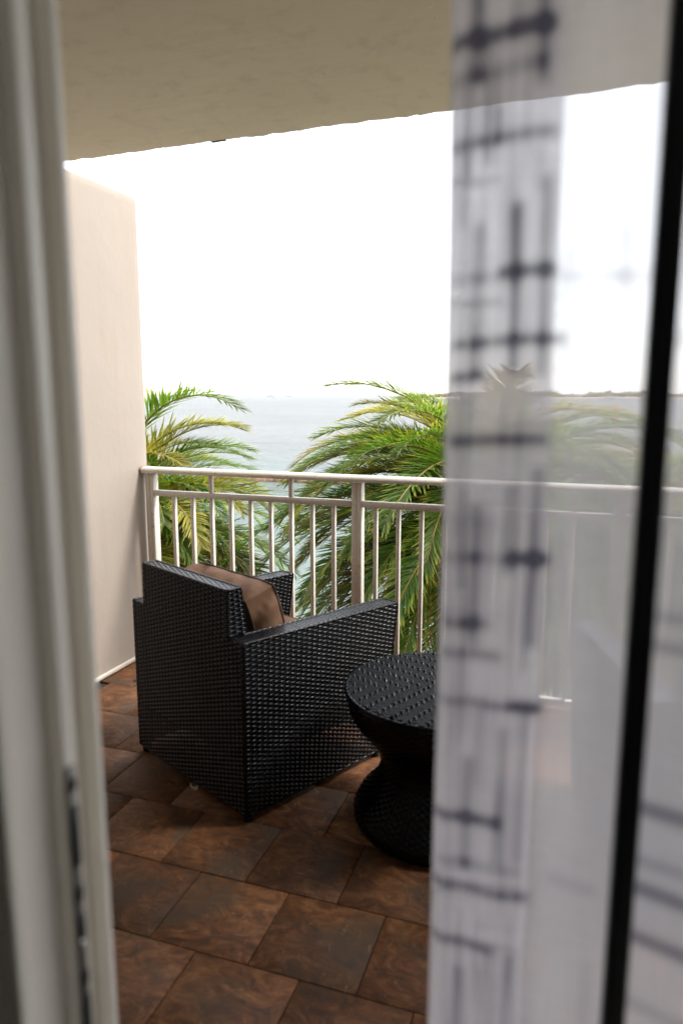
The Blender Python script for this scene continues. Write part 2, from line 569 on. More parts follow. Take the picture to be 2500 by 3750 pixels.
# facade (the wall with the doorway), room behind it
mb = MB()
mb.box((-8, .54, -.3), (-.60, .62, 2.98))
mb.box((2.2, .54, -.3), (14, .62, 2.98))
mb.box((-.60, .54, 2.20), (2.2, .62, 2.98))
mb.build('facade_wall', plain('dark_brown_render', (.085, .07, .06), .85), kind='structure')
mb = MB()
mb.box((-8, .42, -.02), (-.602, .538, 2.74)); mb.box((2.2, .42, -.02), (4.0, .538, 2.74)); mb.box((-.60, .42, 2.20), (2.2, .538, 2.74))
mb.box((-3.6, -4.2, -.02), (-3.5, .42, 2.74)); mb.box((3.9, -4.2, -.02), (4.0, .42, 2.74)); mb.box((-3.5, -4.3, -.02), (3.9, -4.2, 2.74))
mb.build('room_wall', M_room, kind='structure')
mb = MB(); mb.box((-3.6, -4.3, 2.745), (4.0, .538, 2.98)); mb.build('room_ceiling', M_room, kind='structure')
mb = MB(); mb.box((-3.6, -4.3, -.3), (4.0, .538, -.021)); mb.build('room_floor', M_carpet, kind='structure')
# the building below the balcony
mb = MB(); mb.box((-8, -4.3, SEA + .5), (7, .60, -.31)); mb.build('building_base', M_wall, kind='structure')

# ------------------------------------------------------------------ door frame at the left
frame = thing('door_frame', 'pale painted door jamb with stepped ridges and a lock strip, left edge', 'door frame', (-.44, .41, 0))
def ext(path, z0, z1, name, mat, parent, closed=False, off=(0, 0)):
    p_ = np.array(path) - np.array(off)
    a_ = np.column_stack([p_, np.full(len(p_), z0)]); c_ = np.column_stack([p_, np.full(len(p_), z1)])
    b_ = MB(); b_.grid(np.stack([a_, c_], 1), flip=True)
    o = b_.build(name, mat, parent)
    return o
off = (-.44, .41)
def rnd(path, r):
    """bevel corners of a polyline"""
    out = [path[0]]
    for i in range(1, len(path) - 1):
        p0, p1, p2 = map(np.array, (path[i - 1], path[i], path[i + 1]))
        d0 = (p0 - p1) / np.linalg.norm(p0 - p1); d2 = (p2 - p1) / np.linalg.norm(p2 - p1)
        rr = min(r, .45 * np.linalg.norm(p0 - p1), .45 * np.linalg.norm(p2 - p1))
        a, b_ = p1 + d0 * rr, p1 + d2 * rr
        for t in (0, .33, .67, 1):
            out.append(tuple((1 - t) ** 2 * a + 2 * t * (1 - t) * p1 + t * t * b_))
    out.append(path[-1])
    return out
casing = rnd([(-1.2, .405), (-.455, .405), (-.440, .405), (-.440, .421), (-.455, .4215)], .003)
reveal = rnd([(-.455, .4215), (-.455, .474), (-.440, .474), (-.440, .4905), (-.461, .4915), (-.461, .524)], .003)
lip = rnd([(-.461, .524), (-.4455, .5245), (-.4455, .5335), (-.62, .5336)], .002)
for nm, pth in (('casing', casing), ('side_track', reveal), ('outer_lip', lip)):
    o = ext(pth, -.02, 2.2, nm, M_frame, frame, off=off); auto_smooth(o, 30)
# lock strike strip
mb = MB(); mb.box((0.0008, .0645, .55), (.0022, .0760, 1.165), .0006)
strip = mb.build('lock_strip', M_steel, frame)
for (zc, hh) in ((1.147, .005), (1.094, .024), (1.036, .006), (.999, .011), (.945, .006), (.905, .017), (.83, .02), (.74, .006)):
    mb = MB(); mb.box((.0023, .0648, zc - hh * 1.25), (.0032, .0757, zc + hh * 1.25), .0008); mb.build('slot', M_slot, strip)
for zc in (.9835,):
    mb = MB(); mb.tube([(.0022, .0695, zc), (.0038, .0695, zc)], .0036, 10); mb.build('screw', M_chrome, strip)

# ------------------------------------------------------------------ sliding door (black stile and pane)
door = thing('sliding_door', 'black framed glass sliding door pushed open to the right', 'door', (.0275, .56, 0))
mb = MB(); mb.box((0, 0, .02), (.0185, .034, 2.18), .0015); mb.build('stile', M_black, door)
mb = MB(); mb.box((.0185, .002, .02), (1.0, .032, .10), .0015); mb.build('rail', M_black, door)
mb = MB(); mb.box((.0185, .002, 2.10), (1.0, .032, 2.18), .0015); mb.build('rail', M_black, door)
mb = MB(); mb.box((1.0, 0, .02), (1.06, .034, 2.18), .0015); mb.build('stile', M_black, door)
mg, n, l, p = newmat('door_glass')
p.inputs['Transmission Weight'].default_value = 1.0
p.inputs['Roughness'].default_value = 0.0
p.inputs['IOR'].default_value = 1.45
gl = n.new('ShaderNodeBsdfGlossy'); gl.inputs['Roughness'].default_value = .0
tr = n.new('ShaderNodeBsdfTransparent'); fr = n.new('ShaderNodeFresnel'); fr.inputs['IOR'].default_value = 1.45
mx = n.new('ShaderNodeMixShader')
mx.inputs[0].default_value = .05; l.new(tr.outputs[0], mx.inputs[1]); l.new(gl.outputs[0], mx.inputs[2])
l.new(mx.outputs[0], n['Material Output'].inputs['Surface'])
mb = MB(); mb.box((.0185, .014, .10), (1.0, .018, 2.10)); mb.build('pane', mg, door)

# ------------------------------------------------------------------ sheer curtain with woven bars
curt = thing('sheer_curtain', 'sheer pale curtain with blurred dark woven bars hanging in the doorway', 'curtain', (-.14, .66, .02))
HB = [(-0.1425,-0.0513,1.7972,0.0045,1.00),(-0.1417,-0.0568,1.7675,0.0039,0.50),(-0.1404,-0.0475,1.7144,0.0033,0.80),(-0.0937,-0.0452,1.6036,0.0036,1.00),(-0.1375,-0.0935,1.6009,0.0032,0.35),(-0.0465,0.0396,1.5971,0.0032,0.30),(-0.1361,-0.0352,1.5453,0.0028,0.90),(-0.1370,-0.1029,1.5160,0.0029,1.00),(-0.1364,-0.0444,1.4578,0.0039,0.90),(-0.1421,-0.0409,1.3466,0.0039,0.45),(-0.0751,-0.0379,1.3503,0.0036,0.80),(-0.1355,-0.0905,1.2824,0.0039,0.70),(-0.1365,-0.0780,1.2516,0.0039,0.70),(-0.0696,-0.0376,1.2057,0.0039,0.70),(-0.1388,-0.0409,1.2024,0.0036,0.60),(-0.1433,-0.0720,1.0799,0.0042,0.90),(-0.1349,-0.0500,1.0296,0.0039,0.45),(-0.0244,0.0196,1.0330,0.0045,0.30),(-0.1398,-0.0406,1.0028,0.0042,0.80),(-0.1404,-0.0705,0.9387,0.0042,0.80),
 (.047,.14,1.546,.004,.35),(.047,.14,1.311,.004,.5),(.047,.14,1.284,.004,.6),(.047,.2,1.130,.0055,.8),(.047,.14,1.078,.0045,.5),(.047,.2,1.050,.0055,.8),(.047,.2,1.000,.0055,.8),(.047,.2,.93,.005,.4)]
VB = [(-0.1155,1.7602,1.8348,0.0039,0.80),(-0.0837,1.7891,1.8393,0.0039,0.40),(-0.0613,1.7528,1.8357,0.0039,0.70),(-0.0782,1.5172,1.6622,0.0034,0.95),(-0.1112,1.5144,1.6477,0.0034,0.65),(-0.0543,1.5139,1.6824,0.0034,0.65),(0.0097,1.5164,1.6358,0.0039,0.25),(-0.0339,1.5168,1.6320,0.0052,0.20),(-0.0965,1.7112,1.7415,0.0026,0.50),(-0.1127,1.7116,1.7436,0.0026,0.40),(-0.1263,1.6457,1.7104,0.0039,0.30),(-0.0618,1.6688,1.7034,0.0032,0.30),(-0.1083,1.2596,1.3999,0.0042,0.70),(-0.0761,1.3347,1.4193,0.0039,0.55),(-0.0525,1.2652,1.4360,0.0039,0.70),(-0.1062,1.0188,1.1456,0.0039,0.60),(-0.0744,1.0366,1.1821,0.0036,0.45),(-0.0549,1.0416,1.1994,0.0032,0.50),(-0.1069,0.7818,0.9091,0.0039,0.60),(-0.0765,0.7833,0.9345,0.0032,0.35),(-0.0555,0.7812,0.9407,0.0039,0.50),(0.0162,0.8381,0.9544,0.0039,0.20)]
# footprint: back layer (folded under) from right to left, then round the fold and out to the right
pts = []
for t in np.linspace(0, 1, 14): pts.append((-.046 - .080 * t, .684 + .003 * math.sin(t * 7)))
for t in np.linspace(0, 1, 9)[1:-1]: pts.append((-.1265 - .0150 * math.sin(t * math.pi), .6835 - .0265 * t * 1.0))
for t in np.linspace(0, 1, 46): pts.append((-.1265 + .173 * t, .657 + .0025 * math.sin(t * 15) - .002 * t))
x = .0465; 
for t in np.linspace(0, 1, 16)[1:]: pts.append((.0465 + .10 * t, .655 - .043 * t + .003 * math.sin(t * 3.1)))
for t in np.linspace(0, 1, 40)[1:]: pts.append((.1465 + .55 * t, .612 + .04 * math.sin(t * 14) ** 2))
pts = np.array(pts)
seg = np.r_[0, np.cumsum(np.linalg.norm(np.diff(pts, axis=0), axis=1))]
S = np.arange(0, seg[-1], .0028)
fx_ = np.interp(S, seg, pts[:, 0]); fy_ = np.interp(S, seg, pts[:, 1])
ifold = int(np.searchsorted(S, seg[18]))
Zc = np.concatenate([np.linspace(.02, .74, 40), np.arange(.743, 1.90, .0032), np.linspace(1.905, 2.19, 20)])
ns, nzc = len(S), len(Zc)
XX = np.repeat(fx_[:, None], nzc, 1); YY = np.repeat(fy_[:, None], nzc, 1); ZZ = np.repeat(Zc[None], ns, 0)
YY = YY + .0012 * np.sin(ZZ * 9 + XX * 40)
XX = XX + .0015 * np.sin(ZZ * 5.0 + .7)
bar = np.zeros((ns, nzc))
front = (np.arange(ns) >= ifold)[:, None] & np.ones((1, nzc), bool)
def sm(d, e0): return 1 / (1 + np.exp(-d / e0))
Xd = np.repeat(fx_[:, None], nzc, 1)
for (x0, x1, z, w_, s_) in HB:
    d = w_ * 1.5 - np.abs(ZZ + .002 * np.sin(Xd * 30) - z); e_ = sm(d, .0021) * sm(Xd - x0, .002) * sm(x1 - Xd, .002)
    bar = np.where(front, bar + s_ * e_, bar)
for (xc, z0, z1, w_, s_) in VB:
    d = w_ * 1.5 - np.abs(Xd - xc); e_ = sm(d, .0021) * sm(ZZ - z0, .002) * sm(z1 - ZZ, .002)
    bar = np.where(front, bar + s_ * e_, bar)
rb = np.random.default_rng(11)
for k in range(44):       # bars of the layer folded under
    xc = -.13 + .085 * rb.random(); zc = .4 + 1.6 * rb.random(); s_ = .45 + .5 * rb.random()
    if k % 2: e_ = sm(.0032 - np.abs(ZZ - zc), .0006) * sm(.03 - np.abs(Xd - xc), .002)
    else: e_ = sm(.0032 - np.abs(Xd - xc), .0006) * sm(.05 - np.abs(ZZ - zc), .002)
    bar = np.where(~front, bar + s_ * e_, bar)
# uneven dyed threads run down the folded strip
gx = rb.random((60, 26)); 
sx_ = np.clip((Xd + .15) / .12, 0, .999) * 58; sz_ = np.clip(ZZ / 2.2, 0, .999) * 24
i0 = sx_.astype(int); j0 = sz_.astype(int); fx0 = sx_ - i0; fz0 = sz_ - j0
st_ = (gx[i0, j0] * (1 - fx0) + gx[i0 + 1, j0] * fx0) * (1 - fz0) + (gx[i0, j0 + 1] * (1 - fx0) + gx[i0 + 1, j0 + 1] * fx0) * fz0
bar = bar + np.clip(st_ - .48, 0, 1) * .9 * sm(-.05 - Xd, .004)
bar = np.clip(bar, 0, 1.4)
mb = MB(); mb.grid(np.stack([XX + .14, YY - .66, ZZ - .02], -1))
def curtain_mat():
    m, n, l, p = newmat('sheer_fabric')
    at = n.new('ShaderNodeAttribute'); at.attribute_name = 'woven_bar'
    tc = n.new('ShaderNodeTexCoord').outputs['Object']
    colr = ramp(n, l, at.outputs['Fac'], [(0, (.90, .87, .90)), (1, (.125, .122, .165))])
    df = n.new('ShaderNodeBsdfDiffuse'); tl = n.new('ShaderNodeBsdfTranslucent'); tp = n.new('ShaderNodeBsdfTransparent')
    l.new(colr, df.inputs[0]); l.new(colr, tl.inputs[0])
    m1 = n.new('ShaderNodeMixShader'); m1.inputs[0].default_value = .55
    l.new(df.outputs[0], m1.inputs[1]); l.new(tl.outputs[0], m1.inputs[2])
    # thread density: slightly uneven weave plus the dense bars
    s1 = noise(n, l, mapping(n, l, tc, (900, 900, 12)), 1.0, 2)
    s2 = noise(n, l, mapping(n, l, tc, (25, 25, 600)), 1.0, 2)
    ad = n.new('ShaderNodeMath'); ad.operation = 'ADD'; l.new(s1, ad.inputs[0]); l.new(s2, ad.inputs[1])
    mr = n.new('ShaderNodeMapRange'); l.new(ad.outputs[0], mr.inputs[0])
    mr.inputs['From Min'].default_value = .5; mr.inputs['From Max'].default_value = 1.5
    mr.inputs['To Min'].default_value = CURT_A - .10; mr.inputs['To Max'].default_value = CURT_A + .10
    ml = n.new('ShaderNodeMath'); ml.operation = 'MULTIPLY_ADD'
    l.new(at.outputs['Fac'], ml.inputs[0]); ml.inputs[1].default_value = .24
    l.new(mr.outputs[0], ml.inputs[2]); ml.use_clamp = True
    m2 = n.new('ShaderNodeMixShader')
    l.new(ml.outputs[0], m2.inputs[0]); l.new(tp.outputs[0], m2.inputs[1]); l.new(m1.outputs[0], m2.inputs[2])
    l.new(m2.outputs[0], n['Material Output'].inputs['Surface'])
    return m
CURT_A = .66
M_curt = curtain_mat()
co = mb.build('sheer_panel', M_curt, curt, smooth=True)
a = co.data.attributes.new('woven_bar', 'FLOAT', 'POINT')
a.data.foreach_set('value', bar.ravel().astype(np.float32))

# ------------------------------------------------------------------ railing
rail = thing('balcony_railing', 'white metal balcony railing of square bars in front of the palms', 'railing', (-2.347, RY, 0))
X0 = -2.347
def rx(x): return x - X0
mb = MB()
prof = []
for t in np.linspace(0, np.pi, 9): prof.append((.030 + .034 * math.cos(t) * 1.0 - .0, .018 + .017 * math.sin(t) ** .7))
prof = [(-.012, .004), (-.014, .012), (-.012, .022), (-.004, .031), (.010, .036), (.042, .036), (.056, .031), (.064, .022), (.066, .012), (.064, .004)]
Lr = 6.2
ra = np.array([[-.065, -(-p_[0]) , 1.060 + p_[1]] for p_ in prof]); rb_ = ra.copy(); rb_[:, 0] = Lr
mb.grid(np.stack([ra, rb_], 0), flip=True)
mb.add([ra[0], ra[-1], rb_[-1], rb_[0]], [[0, 1, 2, 3]])
cen = ra.mean(0)
mb.add(np.vstack([ra, cen]), None, [[k, (k + 1) % len(ra), len(ra)] for k in range(len(ra))])
o = mb.build('handrail', M_rail, rail); auto_smooth(o, 50)
mb = MB(); mb.box((-.069, -.0135, 1.0625), (-.0655, .0655, 1.0975), .001); o2 = mb.build('end_cap', plain('rusty_end_cap', (.38, .27, .19), .7, var=.4, scale=60), rail)
posts = [-2.372, -1.142, .098, 1.33, 2.56, 3.79]
PH = 1.0575
for x in posts:
    mb = MB(); mb.box((rx(x - .0255), 0, 0), (rx(x + .0035), .05, PH), .0015); mb.box((rx(x + .0055), -.0012, 0), (rx(x + .0265), .0512, PH), .0015)
    mb.box((rx(x + .0030), .003, 0), (rx(x + .006), .047, PH - .001))
    mb.build('post', M_rail, rail)
mid_z0, mid_z1 = .936, .967
bal = MB(); bal.box((-.0095, .005, .058), (.0095, .030, mid_z0 - .0005), .0012); balm = bal.mesh('baluster', [M_rail])
up_ = MB(); up_.box((-.0095, .005, mid_z1 + .0005), (.0095, .030, 1.061), .0012); upm = up_.mesh('upper_bar', [M_rail])
for b_ in range(len(posts) - 1):
    xa, xb = posts[b_] + .028, posts[b_ + 1] - .027
    mb = MB(); mb.box((rx(xa), 0, mid_z0), (rx(xb), .034, mid_z1), .0018); mb.build('middle_rail', M_rail, rail)
    mb = MB(); mb.box((rx(xa), 0, .028), (rx(xb), .034, .0575), .0018); mb.build('bottom_rail', M_rail, rail)
    if b_ == 0: first, pitch = -2.2215, .1190
    else: first, pitch = posts[b_] + .098, .1180
    if b_ == 1: first = -1.0435
    for k in range(9):
        x = first + pitch * k
        if x > xb - .03: break
        o = link('baluster', balm, rail); o.location = (rx(x) , 0, 0)
        if (b_ == 0 and k in (2, 6)) or (b_ > 0 and k in (4, 8)):
            o = link('upper_bar', upm, rail); o.location = (rx(x), 0, 0)

# ------------------------------------------------------------------ wicker weave
def weave(mb, c, nrm, strand=.0086, stake=.0245, seed=0, amp=.0034, sub=6, bulge=.0024, kk=.5):
    """c: four corners a0b0, a1b0, a1b1, a0b1; strands run along a, stakes along b"""
    c = [np.array(q, float) for q in c]; nrm = np.array(nrm, float); nrm /= np.linalg.norm(nrm)
    La = (np.linalg.norm(c[1] - c[0]) + np.linalg.norm(c[2] - c[3])) / 2
    Lb = (np.linalg.norm(c[3] - c[0]) + np.linalg.norm(c[2] - c[1])) / 2
    na = max(1, int(round(La / stake))); nb = max(1, int(round(Lb / strand)))
    def P(a, b): 
        a = a[..., None]; b = b[..., None]
        return (1 - a) * (1 - b) * c[0] + a * (1 - b) * c[1] + a * b * c[2] + (1 - a) * b * c[3]
    rr = np.random.default_rng(seed)
    # strands
    m = na * sub + 1
    a = np.linspace(0, 1, m)[None, :, None]
    j = np.arange(nb)[:, None, None]
    k = np.array([-1, -kk, kk, 1])[None, None, :]
    b = (j + .5 + k * .49 + rr.uniform(-.05, .05, (nb, 1, 1))) / nb
    A = np.broadcast_to(a, (nb, m, 4)); B = np.broadcast_to(b, (nb, m, 4))
    ph = np.pi * (A * na - .5) + np.pi * j
    w_ = np.cos(ph)
    hgt = amp * np.sign(w_) * np.abs(w_) ** 1.3 + np.array([0, bulge, bulge, 0]) + rr.uniform(-.0003, .0003, (nb, m, 1))
    V = P(A, B) + nrm * hgt[..., None]
    idx = np.arange(nb * m * 4).reshape(nb, m, 4)
    Q = np.stack([idx[:, :-1, :-1], idx[:, 1:, :-1], idx[:, 1:, 1:], idx[:, :-1, 1:]], -1).reshape(-1, 4)
    mb.add(V.reshape(-1, 3), Q)
    # stakes
    m2 = nb * 2 + 1
    i = np.arange(na)[:, None, None]; b = np.linspace(0, 1, m2)[None, :, None]; k = np.array([-1, 1])[None, None, :]
    A = np.broadcast_to((i + .5 + k * .23) / na, (na, m2, 2)); B = np.broadcast_to(b, (na, m2, 2))
    hgt = -amp * .75 * np.sin(np.pi * (B * nb - .5) + np.pi / 2 + np.pi * i) - .0006
    V = P(A, B) + nrm * hgt[..., None]
    idx = np.arange(na * m2 * 2).reshape(na, m2, 2)
    Q = np.stack([idx[:, :-1, :-1], idx[:, 1:, :-1], idx[:, 1:, 1:], idx[:, :-1, 1:]], -1).reshape(-1, 4)
    mb.add(V.reshape(-1, 3), Q)

def edge_cord(mb, p, q, r=.0055):
    p = np.array(p, float); q = np.array(q, float); L = np.linalg.norm(q - p); n = max(4, int(L / .006))
    t = np.linspace(0, 1, n)[:, None]
    mb.tube(p + (q - p) * t, r * (1 + .16 * np.sin(np.arange(n) * 1.6)), 6)

# chair, local frame: +x forward, +y to its left; origin at rear right foot
W_, DT, DB, HA, HAF, HB_, TA, TB, BW, LZ, TB2 = .748, .791, .700, .665, .647, .834, .082, .062, .090, .030, .110
def make_chair(label, loc, rz):
    root = thing('wicker_armchair', label, 'armchair', loc, rz, 'black wicker armchairs on the balcony')
    def fz(x): return HA + (HAF - HA) * x / DT
    SEAT = .36
    for side in (0, 1):
        mb = MB()
        yo, yi = (0, TA) if side == 0 else (W_, W_ - TA)
        no = (0, -1, 0) if side == 0 else (0, 1, 0)
        ni = (0, 1, 0) if side == 0 else (0, -1, 0)
        weave(mb, [(0, yo, LZ), (DB, yo, LZ), (DT, yo, HAF), (0, yo, HA)], no, seed=side)
        weave(mb, [(TB2, yi, SEAT), (DB + .045, yi, SEAT), (DT, yi, HAF), (TB2, yi, fz(TB2))], ni, seed=2 + side)
        weave(mb, [(0, yo, HA), (DT, yo, HAF), (DT, yi, HAF), (0, yi, HA)], (0, 0, 1), seed=4 + side, amp=.0010, bulge=.0006, kk=.78)
        weave(mb, [(DB, yo, LZ), (DB, yi, LZ), (DT, yi, HAF), (DT, yo, HAF)], (1, 0, -.15), seed=6 + side)
        for a_, b_ in (((0, yo, HA), (DT, yo, HAF)), ((TB, yi, fz(TB)), (DT, yi, HAF)), ((0, yo, LZ), (0, yo, HA)), ((DB, yo, LZ), (DT, yo, HAF)),
                       ((DT, yo, HAF), (DT, yi, HAF)), ((0, yo, LZ), (DB, yo, LZ)), ((DB, yi, LZ), (DT, yi, HAF)), ((DB, yo, LZ), (DB, yi, LZ))):
            edge_cord(mb, a_, b_, .0045)
        o = mb.build('arm', M_wick, root, smooth=True)
        co_ = MB(); a1, a2 = sorted((yo, yi))
        e_ = .005
        V = [(e_, a1 + e_, .22), (DB + .03, a1 + e_, .22), (DB + .03, a2 - e_, .22), (e_, a2 - e_, .22),
             (e_, a1 + e_, HA - e_), (DT - e_ - .002, a1 + e_, HAF - e_), (DT - e_ - .002, a2 - e_, HAF - e_), (e_, a2 - e_, HA - e_)]
        co_.add(V, [[0, 3, 2, 1], [4, 5, 6, 7], [0, 1, 5, 4], [1, 2, 6, 5], [2, 3, 7, 6], [3, 0, 4, 7]])
        co_.build('inner_frame', M_core, o)
    # backrest
    mb = MB()
    weave(mb, [(0, W_, LZ), (0, 0, LZ), (0, 0, HA), (0, W_, HA)], (-1, 0, 0), seed=10)
    weave(mb, [(0, W_ - BW, HA), (0, BW, HA), (.003, BW, HB_), (.003, W_ - BW, HB_)], (-1, 0, 0), seed=11)
    weave(mb, [(.003, BW, HB_), (.003, W_ - BW, HB_), (TB, W_ - BW, HB_), (TB, BW, HB_)], (0, 0, 1), seed=12, amp=.0010, bulge=.0006, kk=.78)
    weave(mb, [(0, BW, fz(0)), (TB2 * .78, BW, HA - .002), (TB, BW, HB_), (.003, BW, HB_)], (0, -1, 0), seed=13)
    weave(mb, [(TB2 * .78, W_ - BW, HA - .002), (0, W_ - BW, fz(0)), (.003, W_ - BW, HB_), (TB, W_ - BW, HB_)], (0, 1, 0), seed=14)
    weave(mb, [(TB2 + .03, BW, SEAT), (TB2 + .03, W_ - BW, SEAT), (TB, W_ - BW, HB_), (TB, BW, HB_)], (1, 0, .1), seed=15)
    for a_, b_ in (((.003, BW, HB_), (.003, W_ - BW, HB_)), ((TB, BW, HB_), (TB, W_ - BW, HB_)), ((.003, BW, HB_), (TB, BW, HB_)), ((.003, W_ - BW, HB_), (TB, W_ - BW, HB_)),
                   ((0, BW, HA), (.003, BW, HB_)), ((0, W_ - BW, HA), (.003, W_ - BW, HB_)), ((TB2 * .78, BW, HA), (TB, BW, HB_)), ((0, 0, LZ), (0, W_, LZ))):
        edge_cord(mb, a_, b_, .0045)
    o = mb.build('backrest', M_wick, root, smooth=True)
    co_ = MB(); e_ = .005
    V = [(e_, TA, .22), (TB2 + .02, TA, .22), (TB2 + .02, W_ - TA, .22), (e_, W_ - TA, .22),
         (e_ + .003, BW + e_, HB_ - e_), (TB - e_, BW + e_, HB_ - e_), (TB - e_, W_ - BW - e_, HB_ - e_), (e_ + .003, W_ - BW - e_, HB_ - e_)]
    co_.add(V, [[0, 3, 2, 1], [4, 5, 6, 7], [0, 1, 5, 4], [1, 2, 6, 5], [2, 3, 7, 6], [3, 0, 4, 7]])
    co_.build('inner_frame', M_core, o)
    # seat base
    mb = MB()
    weave(mb, [(DB + .005, TA, .075), (DB + .005, W_ - TA, .075), (DB + .035, W_ - TA, SEAT), (DB + .035, TA, SEAT)], (1, 0, 0), seed=20)
    weave(mb, [(TB2, TA, SEAT), (DB + .035, TA, SEAT), (DB + .035, W_ - TA, SEAT), (TB2, W_ - TA, SEAT)], (0, 0, 1), seed=21, strand=.02, stake=.026)
    edge_cord(mb, (DB + .035, TA, SEAT), (DB + .035, W_ - TA, SEAT))
    s_ = mb.build('seat', M_wick, root, smooth=True)
    mb = MB(); mb.box((.012, .010, .22), (DB + .02, W_ - .010, SEAT - .006)); mb.build('seat_frame', M_core, root)
    for (px, py) in ((.02, .02), (.02, W_ - .02), (DB - .02, .02), (DB - .02, W_ - .02)):
        mb = MB(); mb.tube([(px, py, 0), (px, py, .012), (px, py, .30)], [.017, .019, .016], 10); mb.build('leg', M_core, root)
    return root
ch1 = make_chair('nearer black woven wicker armchair with brown cushions left of the round table', (-1.097, 2.039, 0), R(64.3))
# hanging white label under the back
mb = MB()
g_ = np.array([[[-.006 - .004 * math.sin(t * 3), .30 + .055 * t, .028 - .016 * math.sin(t * 2.6) - q * .018] for q in (0, 1)] for t in np.linspace(0, 1, 8)])
mb.grid(g_); mb.build('care_tag', M_lplastic, ch1)
# second chair: a copy
def copy_tree(o, parent=None):
    c = o.copy(); col.objects.link(c); c.parent = parent
    for k in list(o.children):
        copy_tree(k, c)
    return c
ch2 = copy_tree(ch1)
for k in list(ch2.children):
    if k.name.startswith('care_tag'): bpy.data.objects.remove(k)
a2 = R(107)
ch2.location = (-.06 - math.cos(a2) * DT + math.sin(a2) * W_, 2.77 - math.sin(a2) * DT - math.cos(a2) * W_, 0)
ch2.rotation_euler = (0, 0, a2)
ch2['label'] = 'farther wicker armchair half hidden behind the sheer curtain, right of the round table'

# cushions
def cushion(name, label, dims, seed, wr=1.0, gus=.05):
    """soft box cushion: dims x,y,z; thickness along x, gusset 2*gus wide with piping along both edges"""
    t, wy, hz = dims
    root = thing(name, label, 'cushion')
    nu, nv = 60, 60
    u = np.linspace(-1, 1, nu); v = np.linspace(-1, 1, nv)
    U, V_ = np.meshgrid(u, v, indexing='ij')
    rg_ = np.random.default_rng(seed)
    prof_ = (np.clip(1 - np.abs(U) ** 3.2, 0, 1) * np.clip(1 - np.abs(V_) ** 3.2, 0, 1)) ** .6
    wr_ = np.zeros_like(U)
    for k in range(12):
        a = rg_.uniform(0, 6.28); f = rg_.uniform(3, 7); cxk, cyk = rg_.choice([-1, 1]), rg_.choice([-1, 1])
        d = np.hypot(U - cxk, V_ - cyk)
        th = np.arctan2(V_ - cyk, U - cxk)
        wr_ += .0040 * np.sin(th * f * 1.5 + a) * np.exp(-d * 1.2) * np.clip(d * 3, 0, 1)
    rc = .10
    def shape(U, V_):     # rounded-corner outline, sides a little pulled in
        ku = 1 - .05 * (np.abs(U * V_)) ** 4; 
        return U * ku * (1 - .03 * (1 - V_ ** 2)), V_ * ku * (1 - .03 * (1 - U ** 2))
    Us, Vs_ = shape(U, V_)
    mb = MB()
    for sgn in (-1, 1):
        Xp = sgn * (gus + (t / 2 - gus) * prof_) + wr * wr_ * np.clip(prof_ * 3, 0, 1)
        P_ = np.stack([Xp, Us * wy / 2, Vs_ * hz / 2 + hz / 2], -1)
        mb.grid(P_, flip=(sgn < 0))
        if sgn > 0: Pp = P_
        else: Pm = P_
    def ringof(P_): return np.concatenate([P_[0, :], P_[1:, -1], P_[-1, -2::-1], P_[-2:0:-1, 0]])
    ra_, rb2 = ringof(Pm), ringof(Pp)
    cen = np.array([0, 0, hz / 2]); n_ = len(ra_)
    outd = (ra_ + rb2) / 2 - cen; outd[:, 0] = 0; outd /= np.linalg.norm(outd, axis=1)[:, None]
    rows = []
    ww = np.linspace(0, 1, 13)
    ph = np.linspace(0, 2 * np.pi, n_, endpoint=False)
    fold = sum(np.sin(ph * f_ + rg_.uniform(0, 6)) * a_ for f_, a_ in ((5, .8), (9, .8), (14, .7), (21, .4)))
    for q in ww:
        bl = math.sin(q * math.pi)
        sk = np.roll(fold, int(round((q - .5) * 8)))
        rows.append(ra_ * (1 - q) + rb2 * q + outd * (bl * (.012 + wr * .0034 * sk))[:, None])
    rows = np.array(rows); rows = np.concatenate([rows, rows[:, :1]], 1)
    mb.grid(rows, flip=True)
    cv = mb.build('cover', M_cush, root, smooth=True)
    for rr_ in (ra_, rb2):
        mb = MB(); mb.tube(rr_ + outd * .002, .0032, 6, close=True); mb.build('piping', M_pipe, root, smooth=True)
    return root
def place_local(o, chair, p, rot):
    M = Matrix.Translation(chair.location) @ Matrix.Rotation(chair.rotation_euler.z, 4, 'Z')
    o.matrix_world = M @ Matrix.Translation(p) @ rot
pil = cushion('back_cushion', 'brown fabric back cushion leaning inside the nearer armchair', (.20, .50, .395), 4, 2.3, .066)
place_local(pil, ch1, (.265, W_ / 2 - .035, .425), Matrix.Rotation(R(-17), 4, 'Y'))
st = cushion('seat_cushion', 'flat tan brown seat cushion on the nearer armchair', (.12, .57, .58), 9, .35, .045)
place_local(st, ch1, (.13, W_ / 2, .425), Matrix.Rotation(R(90), 4, 'Y'))

# ------------------------------------------------------------------ table
tab = thing('wicker_table', 'round hourglass shaped black wicker side table between the chairs', 'table', (-.478, 2.31, 0))
TR, TH = .325, .50
zt = np.array([0, .02, .05, .09, .13, .16, .195, .24, .29, .35, .39, .43, .465, .488])
rt = np.array([.280, .292, .296, .277, .238, .217, .203, .199, .221, .268, .300, .316, .321, .320])
def rprof(z): return np.interp(z, zt, rt)
